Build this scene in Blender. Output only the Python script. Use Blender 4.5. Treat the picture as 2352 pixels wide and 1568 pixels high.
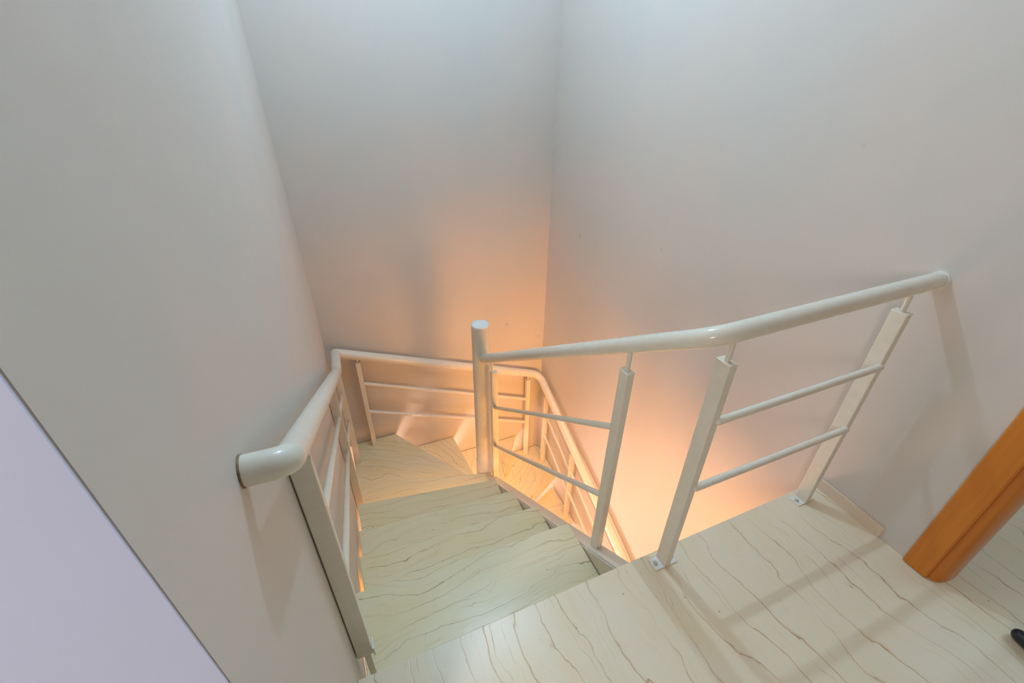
import bpy, bmesh, math, random
from mathutils import Vector, Matrix

random.seed(4)
for o in list(bpy.data.objects):
    bpy.data.objects.remove(o, do_unlink=True)
scene = bpy.context.scene
COL = scene.collection

# ------------------------------------------------------------------ camera
F_PX, YAW, PITCH, ROLL = 1043.08, 0.40595, 0.56729, -0.0114
CAM = Vector((0.161, -0.658, 1.436))
fw = Vector((math.sin(YAW) * math.cos(PITCH), math.cos(YAW) * math.cos(PITCH), -math.sin(PITCH)))
rt = Vector((math.cos(YAW), -math.sin(YAW), 0))
dn = fw.cross(rt)
cr, sr = math.cos(ROLL), math.sin(ROLL)
r2, d2 = rt * cr + dn * sr, dn * cr - rt * sr
cd = bpy.data.cameras.new('camera')
cd.sensor_fit = 'HORIZONTAL'
cd.sensor_width = 36.0
cd.lens = 36.0 * F_PX / 2352.0
cd.clip_start = 0.02
cam = bpy.data.objects.new('camera', cd)
COL.objects.link(cam)
m3 = Matrix((r2, -d2, -fw)).transposed()
cam.matrix_world = Matrix.Translation(CAM) @ m3.to_4x4()
scene.camera = cam

# ------------------------------------------------------------------ world, lights, exposure
world = bpy.data.worlds.new('world')
scene.world = world
world.use_nodes = True
bg = world.node_tree.nodes['Background']
bg.inputs[0].default_value = (1.0, 0.86, 0.68, 1)
bg.inputs[1].default_value = 0.13

vs = scene.view_settings
vs.view_transform = 'Standard'
vs.look = 'None'
vs.gamma = 1.0
vs.use_curve_mapping = False
vs.exposure = 0.0


def light(name, kind, loc, target, power, color, size=0.2, sy=None, spread=None):
    d = bpy.data.lights.new(name, kind)
    d.energy = power
    d.color = color
    if kind == 'AREA':
        d.shape = 'RECTANGLE' if sy else 'DISK'
        d.size = size
        if sy:
            d.size_y = sy
        if spread:
            d.spread = spread
    else:
        d.shadow_soft_size = size
    o = bpy.data.objects.new(name, d)
    COL.objects.link(o)
    o.location = loc
    if target is not None:
        o.rotation_euler = (Vector(target) - Vector(loc)).to_track_quat('-Z', 'Y').to_euler()
    return o


light('stairwell_ceiling_light', 'POINT', (0.85, 1.25, 2.75), None, 52, (0.50, 0.76, 1.0), 0.025)
light('corridor_window_light', 'AREA', (-0.95, -1.55, 1.65), (-0.1, -0.30, 0.6), 15, (1.0, 0.90, 0.86), 0.25, 0.5)
light('room_window_light', 'AREA', (3.4, -1.0, 1.5), (1.9, -0.7, 0.0), 8, (0.60, 0.90, 1.0), 0.9, 1.2)
light('understair_lamp', 'AREA', (0.42, 0.60, -1.00), (1.42, 0.75, -2.0), 3, (1.0, 0.86, 0.95), 0.30)
light('lower_floor_lamp', 'POINT', (0.46, 1.42, -2.35), None, 52, (1.0, 0.68, 0.57), 0.16)
light('winder_fill_light', 'AREA', (0.98, -0.60, -0.44), (0.85, 2.05, -1.30), 25, (1.0, 0.44, 0.10), 1.3, 0.45, math.radians(95))  # unseen orange fill, added to warm the winder steps and back wall


# ------------------------------------------------------------------ materials
def new_mat(name):
    m = bpy.data.materials.new(name)
    m.use_nodes = True
    nt = m.node_tree
    b = nt.nodes['Principled BSDF']
    return m, nt, b


def N(nt, typ, **kw):
    n = nt.nodes.new(typ)
    for k, v in kw.items():
        setattr(n, k, v)
    return n


def ramp(nt, stops, interp='LINEAR'):
    r = nt.nodes.new('ShaderNodeValToRGB')
    r.color_ramp.interpolation = interp
    e = r.color_ramp.elements
    while len(e) > 1:
        e.remove(e[-1])
    e[0].position, e[0].color = stops[0][0], stops[0][1]
    for p, c in stops[1:]:
        k = e.new(p)
        k.color = c
    return r


def g(v):
    return (v, v, v, 1)


def mix(nt, fac, a, b, blend='MIX'):
    n = nt.nodes.new('ShaderNodeMix')
    n.data_type = 'RGBA'
    n.blend_type = blend
    L = nt.links
    if isinstance(fac, (int, float)):
        n.inputs[0].default_value = fac
    else:
        L.new(fac, n.inputs[0])
    for i, s in ((6, a), (7, b)):
        if isinstance(s, tuple):
            n.inputs[i].default_value = s
        else:
            L.new(s, n.inputs[i])
    return n.outputs[2]


def plaster(name, col, col2, rough=0.55):
    m, nt, b = new_mat(name)
    L = nt.links
    geo = N(nt, 'ShaderNodeNewGeometry')
    n1 = N(nt, 'ShaderNodeTexNoise')
    n1.inputs['Scale'].default_value = 2.2
    n1.inputs['Detail'].default_value = 4
    L.new(geo.outputs['Position'], n1.inputs['Vector'])
    r1 = ramp(nt, [(0.35, g(0)), (0.7, g(1))])
    L.new(n1.outputs[0], r1.inputs[0])
    c = mix(nt, r1.outputs[0], col, col2)
    # sparse little stains
    v = N(nt, 'ShaderNodeTexVoronoi')
    v.inputs['Scale'].default_value = 1.7
    L.new(geo.outputs['Position'], v.inputs['Vector'])
    r2_ = ramp(nt, [(0.012, g(1)), (0.035, g(0))])
    L.new(v.outputs['Distance'], r2_.inputs[0])
    c = mix(nt, r2_.outputs[0], c, (col[0] * .8, col[1] * .8, col[2] * .8, 1))
    L.new(c, b.inputs['Base Color'])
    b.inputs['Roughness'].default_value = rough
    n2 = N(nt, 'ShaderNodeTexNoise')
    n2.inputs['Scale'].default_value = 9
    n2.inputs['Detail'].default_value = 5
    L.new(geo.outputs['Position'], n2.inputs['Vector'])
    bp = N(nt, 'ShaderNodeBump')
    bp.inputs['Strength'].default_value = 0.10
    bp.inputs['Distance'].default_value = 0.02
    L.new(n2.outputs[0], bp.inputs['Height'])
    L.new(bp.outputs[0], b.inputs['Normal'])
    return m


def marble(name, base, base2, vein, spacing, rough, rot=0.0, rnd=True):
    """cream stone; wavy brown veins run along the object's local X axis"""
    m, nt, b = new_mat(name)
    L = nt.links
    tc = N(nt, 'ShaderNodeTexCoord')
    mp = N(nt, 'ShaderNodeMapping')
    mp.inputs['Rotation'].default_value = (0, 0, rot)
    L.new(tc.outputs['Object'], mp.inputs['Vector'])
    vec = mp.outputs[0]
    if rnd:
        oi = N(nt, 'ShaderNodeObjectInfo')
        mul = N(nt, 'ShaderNodeMath', operation='MULTIPLY')
        mul.inputs[1].default_value = 37.0
        L.new(oi.outputs['Random'], mul.inputs[0])
        add = N(nt, 'ShaderNodeVectorMath', operation='ADD')
        L.new(vec, add.inputs[0])
        L.new(mul.outputs[0], add.inputs[1])
        vec = add.outputs[0]
    # meander: y is displaced by smooth noise that is stretched along x
    st = N(nt, 'ShaderNodeVectorMath', operation='MULTIPLY')
    st.inputs[1].default_value = (0.55, 1.0, 1.0)
    L.new(vec, st.inputs[0])
    n1 = N(nt, 'ShaderNodeTexNoise')
    n1.inputs['Scale'].default_value = 6.5
    n1.inputs['Detail'].default_value = 4.0
    n1.inputs['Roughness'].default_value = 0.52
    L.new(st.outputs[0], n1.inputs['Vector'])
    sep = N(nt, 'ShaderNodeSeparateXYZ')
    L.new(vec, sep.inputs[0])
    ma = N(nt, 'ShaderNodeMath', operation='MULTIPLY_ADD')
    L.new(n1.outputs[0], ma.inputs[0])
    ma.inputs[1].default_value = 0.16
    nl = N(nt, 'ShaderNodeTexNoise')
    nl.inputs['Scale'].default_value = 2.3
    nl.inputs['Detail'].default_value = 1
    L.new(st.outputs[0], nl.inputs['Vector'])
    ml = N(nt, 'ShaderNodeMath', operation='MULTIPLY_ADD')
    L.new(nl.outputs[0], ml.inputs[0])
    ml.inputs[1].default_value = 0.22
    L.new(sep.outputs[1], ml.inputs[2])
    L.new(ml.outputs[0], ma.inputs[2])
    masks = []
    for k, (sp, wd, seed) in enumerate(((spacing, 0.020, 0.0), (spacing * 0.42, 0.028, 5.3))):
        dv = N(nt, 'ShaderNodeMath', operation='MULTIPLY_ADD')
        L.new(ma.outputs[0], dv.inputs[0])
        dv.inputs[1].default_value = 1.0 / sp
        dv.inputs[2].default_value = seed
        fr = N(nt, 'ShaderNodeMath', operation='PINGPONG')
        L.new(dv.outputs[0], fr.inputs[0])
        fr.inputs[1].default_value = 0.5
        rr = ramp(nt, [(0.0, g(1)), (wd * 0.35, g(0.85)), (wd, g(0.18)), (wd * 3.2, g(0))])
        L.new(fr.outputs[0], rr.inputs[0])
        # veins fade in and out along their run
        nm = N(nt, 'ShaderNodeTexNoise')
        nm.inputs['Scale'].default_value = 5.0 + 5 * k
        nm.inputs['Detail'].default_value = 2
        sh = N(nt, 'ShaderNodeVectorMath', operation='ADD')
        sh.inputs[1].default_value = (seed, 3.1 + k, 0)
        L.new(st.outputs[0], sh.inputs[0])
        L.new(sh.outputs[0], nm.inputs['Vector'])
        rm = ramp(nt, [(0.36, g(0.12)), (0.58, g(1))] if k == 0 else [(0.50, g(0)), (0.68, g(0.6))])
        L.new(nm.outputs[0], rm.inputs[0])
        mm = N(nt, 'ShaderNodeMath', operation='MULTIPLY')
        L.new(rr.outputs[0], mm.inputs[0])
        L.new(rm.outputs[0], mm.inputs[1])
        masks.append(mm.outputs[0])
    mx = N(nt, 'ShaderNodeMath', operation='MAXIMUM')
    L.new(masks[0], mx.inputs[0])
    L.new(masks[1], mx.inputs[1])
    n3 = N(nt, 'ShaderNodeTexNoise')
    n3.inputs['Scale'].default_value = 7
    n3.inputs['Detail'].default_value = 6
    L.new(st.outputs[0], n3.inputs['Vector'])
    r3 = ramp(nt, [(0.35, g(0)), (0.68, g(1))])
    L.new(n3.outputs[0], r3.inputs[0])
    c = mix(nt, r3.outputs[0], base, base2)
    n6 = N(nt, 'ShaderNodeTexNoise')
    n6.inputs['Scale'].default_value = 4.0
    n6.inputs['Detail'].default_value = 4
    sh6 = N(nt, 'ShaderNodeVectorMath', operation='ADD')
    sh6.inputs[1].default_value = (7.7, 1.3, 0)
    L.new(st.outputs[0], sh6.inputs[0])
    L.new(sh6.outputs[0], n6.inputs['Vector'])
    r6 = ramp(nt, [(0.52, g(0)), (0.72, g(0.55))])
    L.new(n6.outputs[0], r6.inputs[0])
    c = mix(nt, r6.outputs[0], c, (base[0], base[1] * .9, base[2] * .68, 1))
    # fine streaks along the veins
    st2 = N(nt, 'ShaderNodeVectorMath', operation='MULTIPLY')
    st2.inputs[1].default_value = (5.0, 60.0, 5.0)
    cb = N(nt, 'ShaderNodeCombineXYZ')
    L.new(sep.outputs[0], cb.inputs[0])
    L.new(ma.outputs[0], cb.inputs[1])
    L.new(cb.outputs[0], st2.inputs[0])
    n4 = N(nt, 'ShaderNodeTexNoise')
    n4.inputs['Scale'].default_value = 1.0
    n4.inputs['Detail'].default_value = 4
    L.new(st2.outputs[0], n4.inputs['Vector'])
    r4 = ramp(nt, [(0.55, g(0)), (0.8, g(0.35))])
    L.new(n4.outputs[0], r4.inputs[0])
    c = mix(nt, r4.outputs[0], c, (vein[0] * 1.7, vein[1] * 1.8, vein[2] * 2.0, 1))
    # specks
    v = N(nt, 'ShaderNodeTexVoronoi')
    v.inputs['Scale'].default_value = 11
    L.new(vec, v.inputs['Vector'])
    r5 = ramp(nt, [(0.02, g(0.8)), (0.045, g(0))])
    L.new(v.outputs['Distance'], r5.inputs[0])
    c = mix(nt, r5.outputs[0], c, vein)
    c = mix(nt, mx.outputs[0], c, vein)
    L.new(c, b.inputs['Base Color'])
    b.inputs['Roughness'].default_value = rough
    bp = N(nt, 'ShaderNodeBump')
    bp.inputs['Strength'].default_value = 0.25
    bp.inputs['Distance'].default_value = 0.002
    inv = N(nt, 'ShaderNodeMath', operation='SUBTRACT')
    inv.inputs[0].default_value = 1
    L.new(mx.outputs[0], inv.inputs[1])
    L.new(inv.outputs[0], bp.inputs['Height'])
    L.new(bp.outputs[0], b.inputs['Normal'])
    return m


def paint(name, col, rough, nscale=30, var=0.06):
    m, nt, b = new_mat(name)
    L = nt.links
    geo = N(nt, 'ShaderNodeNewGeometry')
    n1 = N(nt, 'ShaderNodeTexNoise')
    n1.inputs['Scale'].default_value = nscale
    n1.inputs['Detail'].default_value = 3
    L.new(geo.outputs['Position'], n1.inputs['Vector'])
    r1 = ramp(nt, [(0.3, g(0)), (0.75, g(1))])
    L.new(n1.outputs[0], r1.inputs[0])
    k = 1 - var
    L.new(mix(nt, r1.outputs[0], col, (col[0] * k, col[1] * k, col[2] * k * .98, 1)), b.inputs['Base Color'])
    b.inputs['Roughness'].default_value = rough
    bp = N(nt, 'ShaderNodeBump')
    bp.inputs['Strength'].default_value = 0.08
    bp.inputs['Distance'].default_value = 0.003
    L.new(n1.outputs[0], bp.inputs['Height'])
    L.new(bp.outputs[0], b.inputs['Normal'])
    return m


def wood(name, col, col2, rough):
    m, nt, b = new_mat(name)
    L = nt.links
    tc = N(nt, 'ShaderNodeTexCoord')
    st = N(nt, 'ShaderNodeVectorMath', operation='MULTIPLY')
    st.inputs[1].default_value = (60, 60, 3)
    L.new(tc.outputs['Object'], st.inputs[0])
    n1 = N(nt, 'ShaderNodeTexNoise')
    n1.inputs['Scale'].default_value = 1
    n1.inputs['Detail'].default_value = 5
    n1.inputs['Distortion'].default_value = 0.6
    L.new(st.outputs[0], n1.inputs['Vector'])
    r1 = ramp(nt, [(0.35, g(0)), (0.7, g(1))])
    L.new(n1.outputs[0], r1.inputs[0])
    L.new(mix(nt, r1.outputs[0], col, col2), b.inputs['Base Color'])
    b.inputs['Roughness'].default_value = rough
    return m


M_WALL = plaster('cream_wall_plaster', (0.68, 0.64, 0.585, 1), (0.735, 0.65, 0.58, 1))
M_WALL2 = plaster('daylight_tinted_plaster', (0.66, 0.73, 0.98, 1), (0.69, 0.74, 0.98, 1))  # violet daylight on the corridor wall is put into this plaster colour
M_CEIL = plaster('white_ceiling_plaster', (0.80, 0.80, 0.79, 1), (0.83, 0.82, 0.81, 1), 0.8)
M_TREAD = marble('cream_tread_stone', (0.87, 0.76, 0.46, 1), (0.89, 0.78, 0.53, 1), (0.42, 0.25, 0.085, 1), 0.066, 0.28)
M_FLOOR = marble('pale_floor_stone', (0.87, 0.76, 0.56, 1), (0.89, 0.77, 0.59, 1), (0.52, 0.32, 0.15, 1), 0.09, 0.30,
                 rot=math.radians(-97), rnd=False)
M_SKIRT = marble('peach_skirting_stone', (0.80, 0.64, 0.48, 1), (0.82, 0.68, 0.54, 1), (0.50, 0.28, 0.12, 1), 0.09, 0.35,
                 rot=math.radians(-90), rnd=False)
M_STEEL = paint('cream_gloss_paint', (0.86, 0.80, 0.68, 1), 0.22)
M_CAP = paint('white_gloss_paint', (0.90, 0.90, 0.88, 1), 0.15)
M_RUST = paint('chipped_brown_paint', (0.40, 0.25, 0.14, 1), 0.7, 120, 0.6)
M_BOLT = paint('painted_bolt_metal', (0.66, 0.62, 0.54, 1), 0.35)
M_WOOD = wood('orange_varnished_wood', (0.72, 0.235, 0.022, 1), (0.63, 0.195, 0.017, 1), 0.30)
M_BLACK = paint('black_rubber', (0.012, 0.016, 0.024, 1), 0.35)


# ------------------------------------------------------------------ mesh helpers
def obj(name, bm, mat, parent=None, smooth=False, angle=40):
    bmesh.ops.recalc_face_normals(bm, faces=bm.faces[:])
    me = bpy.data.meshes.new(name)
    bm.to_mesh(me)
    bm.free()
    me.materials.append(mat)
    if smooth:
        for p in me.polygons:
            p.use_smooth = True
        try:
            me.set_sharp_from_angle(angle=math.radians(angle))
        except Exception:
            pass
    o = bpy.data.objects.new(name, me)
    COL.objects.link(o)
    if parent is not None:
        o.parent = parent
    return o


def struct(o):
    o['kind'] = 'structure'
    return o


def thing(name, label, cat, loc=(0, 0, 0), group=None):
    o = bpy.data.objects.new(name, None)
    COL.objects.link(o)
    o.location = loc
    o.empty_display_size = 0.1
    o['label'] = label
    o['category'] = cat
    if group:
        o['group'] = group
    return o


def add_box(bm, x0, x1, y0, y1, z0, z1):
    vs_ = [bm.verts.new(p) for p in ((x0, y0, z0), (x1, y0, z0), (x1, y1, z0), (x0, y1, z0),
                                     (x0, y0, z1), (x1, y0, z1), (x1, y1, z1), (x0, y1, z1))]
    for f in ((0, 3, 2, 1), (4, 5, 6, 7), (0, 1, 5, 4), (1, 2, 6, 5), (2, 3, 7, 6), (3, 0, 4, 7)):
        bm.faces.new([vs_[i] for i in f])
    return bm


def box(x0, x1, y0, y1, z0, z1, bev=0.0, seg=2):
    bm = bmesh.new()
    add_box(bm, x0, x1, y0, y1, z0, z1)
    if bev:
        bmesh.ops.bevel(bm, geom=bm.edges[:], offset=bev, segments=seg, affect='EDGES', profile=0.5)
    return bm


def prism(pts, z0, z1, bev=0.0):
    bm = bmesh.new()
    a = [bm.verts.new((x, y, z0)) for x, y in pts]
    b = [bm.verts.new((x, y, z1)) for x, y in pts]
    n = len(pts)
    bm.faces.new(a[::-1])
    top = bm.faces.new(b)
    for i in range(n):
        bm.faces.new((a[i], a[(i + 1) % n], b[(i + 1) % n], b[i]))
    if bev:
        bmesh.ops.bevel(bm, geom=list(top.edges), offset=bev, segments=2, affect='EDGES', profile=0.5)
    return bm


def fillet(pts, rad, seg=8):
    pts = [Vector(p) for p in pts]
    if isinstance(rad, (int, float)):
        rad = [rad] * len(pts)
    out = [pts[0]]
    for i in range(1, len(pts) - 1):
        p = pts[i]
        a = (pts[i - 1] - p)
        b = (pts[i + 1] - p)
        d = min(rad[i], a.length * .49, b.length * .49)
        s, e = p + a.normalized() * d, p + b.normalized() * d
        for k in range(seg + 1):
            t = k / seg
            out.append(s * (1 - t) ** 2 + p * 2 * t * (1 - t) + e * t * t)
    out.append(pts[-1])
    return out


def sweep(path, r, n=20, cap=True, round_end=(False, False), bm=None):
    """round tube along a path"""
    bm = bm or bmesh.new()
    path = [Vector(p) for p in path]
    rs = [r(p) for p in path] if callable(r) else [r] * len(path)

    def dome(p, d, r):
        pp, rr_ = [], []
        for k in range(1, 5):
            a = k / 4 * math.pi / 2
            pp.append(p + d * (r * math.sin(a)))
            rr_.append(max(r * math.cos(a), r * 0.02))
        return pp, rr_
    if round_end[1]:
        pp, rr_ = dome(path[-1], (path[-1] - path[-2]).normalized(), rs[-1])
        path += pp
        rs += rr_
    if round_end[0]:
        pp, rr_ = dome(path[0], (path[0] - path[1]).normalized(), rs[0])
        path = pp[::-1] + path
        rs = rr_[::-1] + rs
    up = None
    rings = []
    for i, p in enumerate(path):
        if i == 0:
            t = path[1] - p
        elif i == len(path) - 1:
            t = p - path[i - 1]
        else:
            t = (path[i + 1] - p).normalized() + (p - path[i - 1]).normalized()
        t.normalize()
        if up is None:
            up = Vector((0, 0, 1)) if abs(t.z) < .9 else Vector((1, 0, 0))
        up = (up - t * up.dot(t)).normalized()
        s = t.cross(up)
        rings.append([bm.verts.new(p + (up * math.cos(a) + s * math.sin(a)) * rs[i])
                      for a in (2 * math.pi * k / n for k in range(n))])
    for a, b in zip(rings, rings[1:]):
        for k in range(n):
            bm.faces.new((a[k], a[(k + 1) % n], b[(k + 1) % n], b[k]))
    if cap:
        bm.faces.new(rings[0][::-1])
        bm.faces.new(rings[-1])
    return bm


def lathe(prof, cx, cy, n=40):
    bm = bmesh.new()
    rings = []
    for r, z in prof:
        rings.append([bm.verts.new((cx + r * math.cos(2 * math.pi * k / n), cy + r * math.sin(2 * math.pi * k / n), z))
                      for k in range(n)])
    for a, b in zip(rings, rings[1:]):
        for k in range(n):
            bm.faces.new((a[k], a[(k + 1) % n], b[(k + 1) % n], b[k]))
    bm.faces.new(rings[0][::-1])
    bm.faces.new(rings[-1])
    return bm


# ------------------------------------------------------------------ dimensions
XL = 0.0            # left wall face
W = 1.753              # right wall face
D = 2.35               # back wall face
YA = -0.393            # outer corner where the left wall ends
ZC = 3.00              # ceiling
ZF = -3.30             # floor below
RISE = 0.22

# ------------------------------------------------------------------ setting
bm = box(XL - 0.14, XL, YA, D + 0.14, ZF, ZC)
ed = [e for e in bm.edges if all(abs(v.co.y - YA) < 1e-4 and abs(v.co.x - XL) < 1e-4 for v in e.verts)]
bmesh.ops.bevel(bm, geom=ed, offset=0.0012, segments=3, affect='EDGES')
struct(obj('wall_left', bm, M_WALL, smooth=True))
struct(obj('wall_corridor', box(-2.2, XL - 0.0006, YA - 0.0020, YA - 0.0002, 0, ZC), M_WALL2))
struct(obj('wall_back', box(XL - 0.14, W + 0.15, D, D + 0.14, ZF, ZC), M_WALL))
struct(obj('wall_right', box(W, W + 0.14, -0.352, D, ZF, ZC), M_WALL))
struct(obj('wall_right_header', box(W, W + 0.14, -1.33, -0.352, 2.08, ZC), M_WALL))
struct(obj('wall_right_rear', box(W, W + 0.14, -2.6, -1.33, 0, ZC), M_WALL))
struct(obj('wall_right_lower', box(W, W + 0.14, -2.6, -0.352, ZF, -0.14), M_WALL))
struct(obj('wall_front_lower', box(XL - 0.14, W + 0.14, -2.7, -2.6, ZF, -0.14), M_WALL))
struct(obj('wall_left_lower', box(XL - 0.14, XL, -2.6, YA, ZF, -0.14), M_WALL))
bm = box(-2.2, W + 0.14, -2.6, D, ZC, ZC + 0.1)
struct(obj('ceiling', bm, M_CEIL))

# landing: concrete slab with a stone top that ends at the head of the stair
fl = struct(obj('floor', prism([(XL, -2.6), (3.6, -2.6), (3.6, 0.0 - 0.35), (W, -0.35), (W, 0.0), (XL, 0.0)], -0.035, 0.0, 0.003), M_FLOOR))
obj('floor_slab', prism([(XL, -2.6), (W, -2.6), (W, -0.015), (XL, -0.015)], -0.14, -0.035), M_WALL, fl)
struct(obj('floor_corridor', box(-2.2, XL, -2.6, YA, -0.14, 0.0), M_FLOOR))
struct(obj('floor_lower', box(XL, W, -2.6, D, ZF - 0.1, ZF), M_FLOOR))

# stone skirting on the right wall, stopping short of the door frame
bb = prism([(W - 0.007, -0.262), (W, -0.265), (W, -0.004), (W - 0.007, -0.004)], 0.0, 0.052, 0.003)
struct(obj('baseboard_right', bb, M_SKIRT))

# room past the door
struct(obj('wall_room_side', box(W + 0.14, 3.6, -0.35, -0.25, 0, ZC), M_WALL2))

# door frame: flat casing on the wall, half-round lining in the opening
door = bpy.data.objects.new('door_1', None)
COL.objects.link(door)
door.location = (W, -0.40, 0)
door['kind'] = 'structure'
door['label'] = 'orange varnished wooden door frame'


def rel(bm, o):
    bmesh.ops.translate(bm, verts=bm.verts[:], vec=-o.location)
    return bm


cas = [(1.7535, -0.346), (1.741, -0.348), (1.7385, -0.352), (1.7385, -0.414), (1.7420, -0.4185), (1.7535, -0.420)]
obj('casing', rel(prism(cas, 0.004, 2.14), door), M_WOOD, door)
lin = [(1.7530, -0.4205)]
for k in range(0, 15):
    a = math.pi * (k / 14.0)
    lin.append((1.824 - 0.0700 * math.cos(a), -0.4235 - 0.032 * (math.sin(a) ** 0.75)))
lin += [(1.893, -0.352), (1.7535, -0.352)]
obj('jamb', rel(prism(lin[1:], 0.001, 2.08), door), M_WOOD, door, smooth=True, angle=50)
obj('jamb', rel(box(1.742, 1.893, -1.33, -1.29, 0.001, 2.08, 0.006), door), M_WOOD, door)
obj('head', rel(box(1.742, 1.893, -1.33, -0.43, 2.05, 2.085, 0.006), door), M_WOOD, door)

# ------------------------------------------------------------------ staircase
NX, NY = 0.893, 1.520
stair = thing('staircase', 'winding open-riser staircase with cream veined stone steps around a round white post', 'staircase', (NX, NY, ZF))


def local(bm, base=None):
    return rel(bm, base or stair)


TT = 0.034
yl = [0.0, 0.382, 0.679, 0.982, 1.342, 1.722]
yr = [0.0, 0.343, 0.618, 0.915, 1.204, 1.443]
XT = 0.016
XI = 0.856
steps = []
for k in range(1, 6):
    lo = 0.03
    lb, rb = yl[k - 1] - lo, yr[k - 1] - lo
    x0 = 0.004 if k == 1 else XT
    pts = [(x0, lb), (XI, rb), (XI, yr[k]), (x0, yl[k])]
    if k == 5:
        pts = [(XT, lb), (XI, rb), (XI, 1.30), (0.915, 1.345), (0.915, 1.447), (XT, yl[5])]
    steps.append((pts, -RISE * k, (rb - lb) / (XI - XT)))
wy = D - 0.006
steps.append(([(XT, 1.690), (0.84, 1.437), (0.885, 1.48), (0.90, 1.53), (0.375, wy), (XT, wy)], -RISE * 6, -0.55))
steps.append(([(0.865, 1.49), (0.93, 1.50), (0.873, wy), (0.335, wy)], -RISE * 7, -2.6))
steps.append(([(0.86, 1.50), (0.93, 1.49), (1.497, wy), (0.838, wy)], -RISE * 8, 2.9))
steps.append(([(0.87, 1.53), (0.93, 1.465), (1.735, 1.914), (1.735, wy), (1.465, wy)], -RISE * 9, 0.75))
XO = 1.735
X2 = 0.995
y2w = [1.914, 1.540, 1.180, 0.870, 0.570, 0.270]
y2i = [1.555, 1.300, 1.030, 0.760, 0.480, 0.200]
for k in range(1, 6):
    steps.append(([(X2, y2i[k]), (XO, y2w[k]), (XO, y2w[k - 1] + 0.05), (X2, y2i[k - 1] + 0.05)], -RISE * (9 + k),
                  (y2w[k] - y2i[k]) / (XO - X2)))
for pts, z, slope in steps:
    cx = sum(p[0] for p in pts) / len(pts)
    cy = sum(p[1] for p in pts) / len(pts)
    ang = math.atan(slope)
    ca, sa = math.cos(-ang), math.sin(-ang)
    lp = [((x - cx) * ca - (y - cy) * sa, (x - cx) * sa + (y - cy) * ca) for x, y in pts]
    o = obj('tread', prism(lp, -TT, 0.0, 0.004), M_TREAD, stair)
    o.location = Vector((cx, cy, z)) - stair.location
    o.rotation_euler = (0, 0, ang)

# unseen riser boards, added to block light up the flight; the turn stays open
def riser(a, b, ztop, zbot, t=0.012):
    a, b = Vector(a), Vector(b)
    n = Vector((-(b - a).y, (b - a).x)).normalized() * t
    return prism([tuple(a), tuple(b), tuple(b + n), tuple(a + n)], zbot, ztop)


for k in range(0, 4):
    zt = -0.14 if k == 0 else -RISE * k - TT
    obj('riser', local(riser((0.004 if k == 0 else XT, yl[k] - 0.026), (XI - 0.002, yr[k] - 0.026), zt, -RISE * (k + 1))), M_TREAD, stair)

# inner string: a sloping rectangular steel tube beside the step ends
def beam(p0, p1, hw, h, bev=0.004):
    """rectangular tube, vertical ends; p = top centre line, runs along y"""
    bm = bmesh.new()
    v = []
    for p in (p0, p1):
        for sx, dz in ((-hw, 0), (hw, 0), (hw, -h), (-hw, -h)):
            v.append(bm.verts.new((p[0] + sx, p[1], p[2] + dz)))
    for f in ((0, 1, 2, 3), (7, 6, 5, 4), (0, 4, 5, 1), (1, 5, 6, 2), (2, 6, 7, 3), (3, 7, 4, 0)):
        bm.faces.new([v[i] for i in f])
    bmesh.ops.bevel(bm, geom=bm.edges[:], offset=bev, segments=2, affect='EDGES')
    return bm


obj('stringer', local(beam((0.889, 0.0, -0.050), (0.889, 1.345, -1.025), 0.031, 0.24, 0.006)), M_STEEL, stair, smooth=True)
obj('stringer', local(beam((0.962, 0.12, -3.17), (0.962, 1.46, -2.06), 0.031, 0.13, 0.006)), M_STEEL, stair, smooth=True)
# brackets that carry the step ends
for k in range(1, 6):
    ya, yb = yr[k - 1] + 0.02, yr[k] - 0.03
    obj('step_bracket', local(box(XI - 0.05, XI + 0.004, ya, yb, -RISE * k - TT - 0.006, -RISE * k - TT)), M_STEEL, stair)

newel = obj('newel_post', local(lathe([(0.058, ZF), (0.058, -1.022), (0.0545, -1.014), (0.0535, 0.085)], NX, NY)), M_STEEL, stair, smooth=True)
cap = lathe([(0.0535, 0.085), (0.0535, 0.092), (0.0515, 0.096), (0.046, 0.099), (0.030, 0.1015), (0.006, 0.1025)], NX, NY)
obj('newel_cap', rel(cap, stair), M_CAP, newel, smooth=True, angle=60)

# ------------------------------------------------------------------ railings
HR = 0.0235


def post(parent, base, top, ax, ay, stud_top, stud_r=0.007, stud_off=(0, 0), bracket=None, notch=True):
    """rectangular post with a thin stud up to the handrail; bracket = list of (x0,x1,y0,y1,z) plates"""
    x, y, z0 = base
    bm = box(x - ax / 2, x + ax / 2, y - ay / 2, y + ay / 2, z0, top, 0.0025)
    p = obj('post', rel(bm, parent), M_STEEL, parent)
    if notch:
        c = box(x - ax / 2 - 0.0005, x + ax / 2 + 0.0005, y - ay / 2 - 0.0005, y + ay / 2 + 0.0005, top, top + 0.004, 0.001)
        obj('post_cap', rel(c, parent), M_STEEL, p)
    s = sweep([(x + stud_off[0], y + stud_off[1], top), (x + stud_off[0], y + stud_off[1], stud_top)], stud_r, 12)
    obj('stud', rel(s, parent), M_STEEL, p, smooth=True)
    for (x0, x1, y0, y1, z) in bracket or []:
        obj('base_plate', rel(box(x0, x1, y0, y1, z, z + 0.006, 0.002), parent), M_CAP, p)
        bx_, by_ = (x0 + x1) / 2, (y0 + y1) / 2
        # bolt sits in the free half of the plate
        bx_ += 0.008 * (1 if bx_ > x + 0.004 else -1 if bx_ < x - 0.004 else 0)
        b = lathe([(0.0075, z + 0.006), (0.0075, z + 0.010), (0.0045, z + 0.0135)], bx_, by_, 10)
        obj('bolt', rel(b, parent), M_BOLT, p, smooth=True)
    return p


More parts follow.
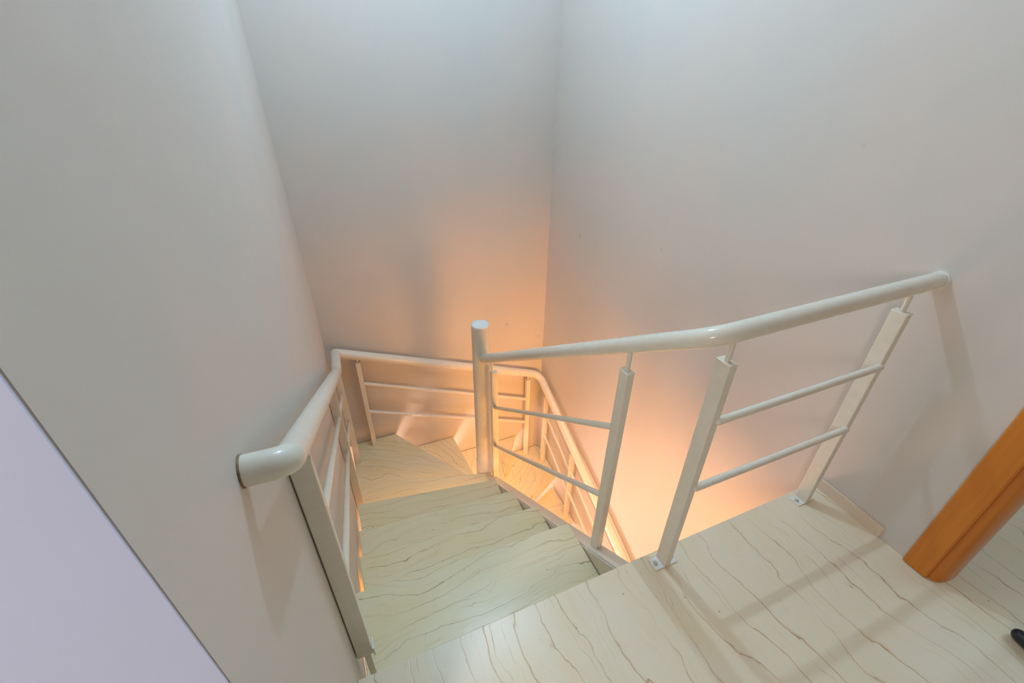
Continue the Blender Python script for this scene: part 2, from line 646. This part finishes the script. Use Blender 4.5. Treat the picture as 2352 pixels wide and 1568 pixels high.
def bar(parent, a, b, r=0.0112):
    o = obj('rail_bar', rel(sweep([a, b], r, 14, round_end=(True, True)), parent), M_STEEL, parent, smooth=True)
    return o


# --- railing of the landing and of the open inner side of the first flight
YR = -0.041
inner = thing('guard_railing', 'cream painted steel railing guarding the landing edge and running down to the round post', 'railing', (0.95, 0.0, 0.0))
NE = (0.893, 1.470, -0.118)
path = fillet([(W + 0.003, YR, 0.900), (0.925, YR, 0.900), (0.905, 0.09, 0.815), NE], [0, 0.10, 0.05, 0])
obj('handrail', rel(sweep(path, lambda p: 0.0240 + 0.0045 * max(0, min(1, p.y / 1.45)), 28, round_end=(False, True)), inner), M_STEEL, inner, smooth=True)
obj('wall_joint', rel(sweep([(W - 0.006, YR, 0.900), (W + 0.002, YR, 0.900)], HR + 0.0025, 28), inner), M_CAP, inner, smooth=True)
X1, X2P = 1.644, 0.986
post(inner, (X1, YR, 0.0), 0.815, 0.026, 0.044, 0.885, bracket=[(X1 - 0.042, X1 - 0.004, YR - 0.021, YR + 0.021, 0.0), (X1 + 0.004, X1 + 0.042, YR - 0.021, YR + 0.021, 0.0)])
post(inner, (X2P, YR, 0.0), 0.815, 0.026, 0.044, 0.885, bracket=[(X2P - 0.044, X2P - 0.004, YR - 0.021, YR + 0.021, 0.0), (X2P + 0.004, X2P + 0.044, YR - 0.021, YR + 0.021, 0.0)])
for z in (0.640, 0.385):
    bar(inner, (X2P + 0.012, YR - 0.020, z), (X1 - 0.012, YR - 0.022, z))
# inner flight posts stand on the string
P3 = (0.892, 0.192)
post(inner, (P3[0], P3[1], -0.205), 0.655, 0.026, 0.040, 0.745)
PN = (0.932, 1.405)
post(inner, (PN[0], PN[1], -1.115), -0.185, 0.040, 0.030, -0.10, stud_off=(-0.012, 0))
bar(inner, (P3[0], P3[1] + 0.015, 0.425), (PN[0], PN[1] - 0.014, -0.452))
bar(inner, (P3[0], P3[1] + 0.015, 0.095), (PN[0], PN[1] - 0.014, -0.787))

# --- railing that follows the outer walls down the stair
outer = thing('stair_railing', 'cream painted steel railing following the left, back and right walls down the stair', 'railing', (0.05, 1.2, -1.0))
XR = 0.055
ZL = lambda y: 0.843 - 0.612 * (y - 0.063)
XRR = 1.700
pts = [(XL - 0.003, -0.150, 0.975), (XR, -0.150, 0.972), (XR, 1.93, ZL(1.93)), (XR + 0.003, 2.285, -0.376),
       (XRR, 2.285, -1.022), (XRR, 1.51, -1.375), (XRR, 0.79, -1.70), (XRR, 0.2, -2.03)]
path = fillet(pts, [0, 0.045, 0.05, 0.022, 0.09, 0.12, 0.1, 0])
obj('handrail', rel(sweep(path, lambda p: 0.0215 + 0.0125 * max(0, min(1, (p.y + 0.1) / 2.2)) if p.x < 0.2 else 0.034, 28), outer), M_STEEL, outer, smooth=True)
obj('wall_joint', rel(sweep([(XL - 0.001, -0.150, 0.975), (XL + 0.003, -0.150, 0.975)], 0.0224, 28), outer), M_RUST, outer, smooth=True)


def zback(x):
    return -0.376 - (x - 0.058) * (1.022 - 0.376) / (XRR - 0.058)


def zright(y):
    return -1.022 - (2.285 - y) * 0.4555 if y > 1.51 else -1.375 - (1.51 - y) * 0.4515


# left wall posts
PL1 = (0.025, 0.085)
post(outer, (PL1[0], PL1[1], -0.045), ZL(PL1[1]) - 0.075, 0.044, 0.026, ZL(PL1[1]) - 0.01, stud_off=(0.016, 0))
PL2 = (0.025, 1.46)
post(outer, (PL2[0], PL2[1], -1.1), ZL(PL2[1]) - 0.085, 0.044, 0.026, ZL(PL2[1]) - 0.01, stud_off=(0.016, 0))
PL3 = (0.047, 2.13)
zk = -0.345
post(outer, (PL3[0], PL3[1], -1.32), zk - 0.09, 0.044, 0.026, zk - 0.01, stud_off=(0.016, 0))
for d in (0.27, 0.53):
    bar(outer, (PL1[0] + 0.006, PL1[1] + 0.01, ZL(PL1[1]) - d), (PL2[0] + 0.006, PL2[1] - 0.01, ZL(PL2[1]) - d))
    bar(outer, (PL2[0] + 0.006, PL2[1] + 0.01, ZL(PL2[1]) - d), (PL3[0] + 0.006, PL3[1] - 0.01, zk - d))
# foot bracket of the first wall post: a side tab and a strap down to the step
f1 = obj('foot_bracket', rel(box(PL1[0] + 0.022, PL1[0] + 0.027, PL1[1] - 0.012, PL1[1] + 0.022, -0.06, -0.022, 0.0015), outer), M_CAP, outer)
obj('strap', rel(box(PL1[0] - 0.006, PL1[0] + 0.012, PL1[1] + 0.002, PL1[1] + 0.010, -0.22, -0.04, 0.001), outer), M_STEEL, f1)
# back wall posts
YB = 2.282
post(outer, (0.195, YB, -1.32), zback(0.195) - 0.06, 0.034, 0.040, zback(0.195) - 0.01)
post(outer, (1.585, YB, -1.98), zback(1.585) - 0.07, 0.036, 0.040, zback(1.585) - 0.01)
bar(outer, (0.195, YB, -0.684), (1.585, YB, -1.275), 0.0135)
bar(outer, (0.195, YB, -0.962), (1.585, YB, -1.556), 0.0135)
# right wall posts
PR1 = (1.705, 2.14)
PR2 = (1.705, 1.62)
PR3 = (1.705, 0.62)
post(outer, (PR1[0], PR1[1], -1.98), zright(PR1[1]) - 0.08, 0.044, 0.026, zright(PR1[1]) - 0.01)
post(outer, (PR2[0], PR2[1], -2.20), zright(PR2[1]) - 0.07, 0.044, 0.026, zright(PR2[1]) - 0.01)
post(outer, (PR3[0], PR3[1], -2.86), zright(PR3[1]) - 0.07, 0.044, 0.026, zright(PR3[1]) - 0.01)
for d in (0.27, 0.53):
    bar(outer, (PR1[0] - 0.006, PR1[1] - 0.01, zright(PR1[1]) - d), (PR2[0] - 0.006, PR2[1] + 0.01, zright(PR2[1]) - d))
    bar(outer, (PR2[0] - 0.006, PR2[1] - 0.01, zright(PR2[1]) - d), (PR3[0] - 0.006, PR3[1] + 0.01, zright(PR3[1]) - d))

# ------------------------------------------------------------------ black leg on the floor at the right edge
a, b = Vector((1.788, -0.636, 0.019)), Vector((1.715, -0.95, 0.030))
leg = obj('stand_leg', rel(sweep([a, a.lerp(b, .5), b], 0.0185, 20, round_end=(True, True)), inner), M_BLACK, smooth=True)
leg.location = inner.location
leg['label'] = 'black round-tipped rubber leg resting on the pale floor near the doorway'
leg['category'] = 'stand leg'
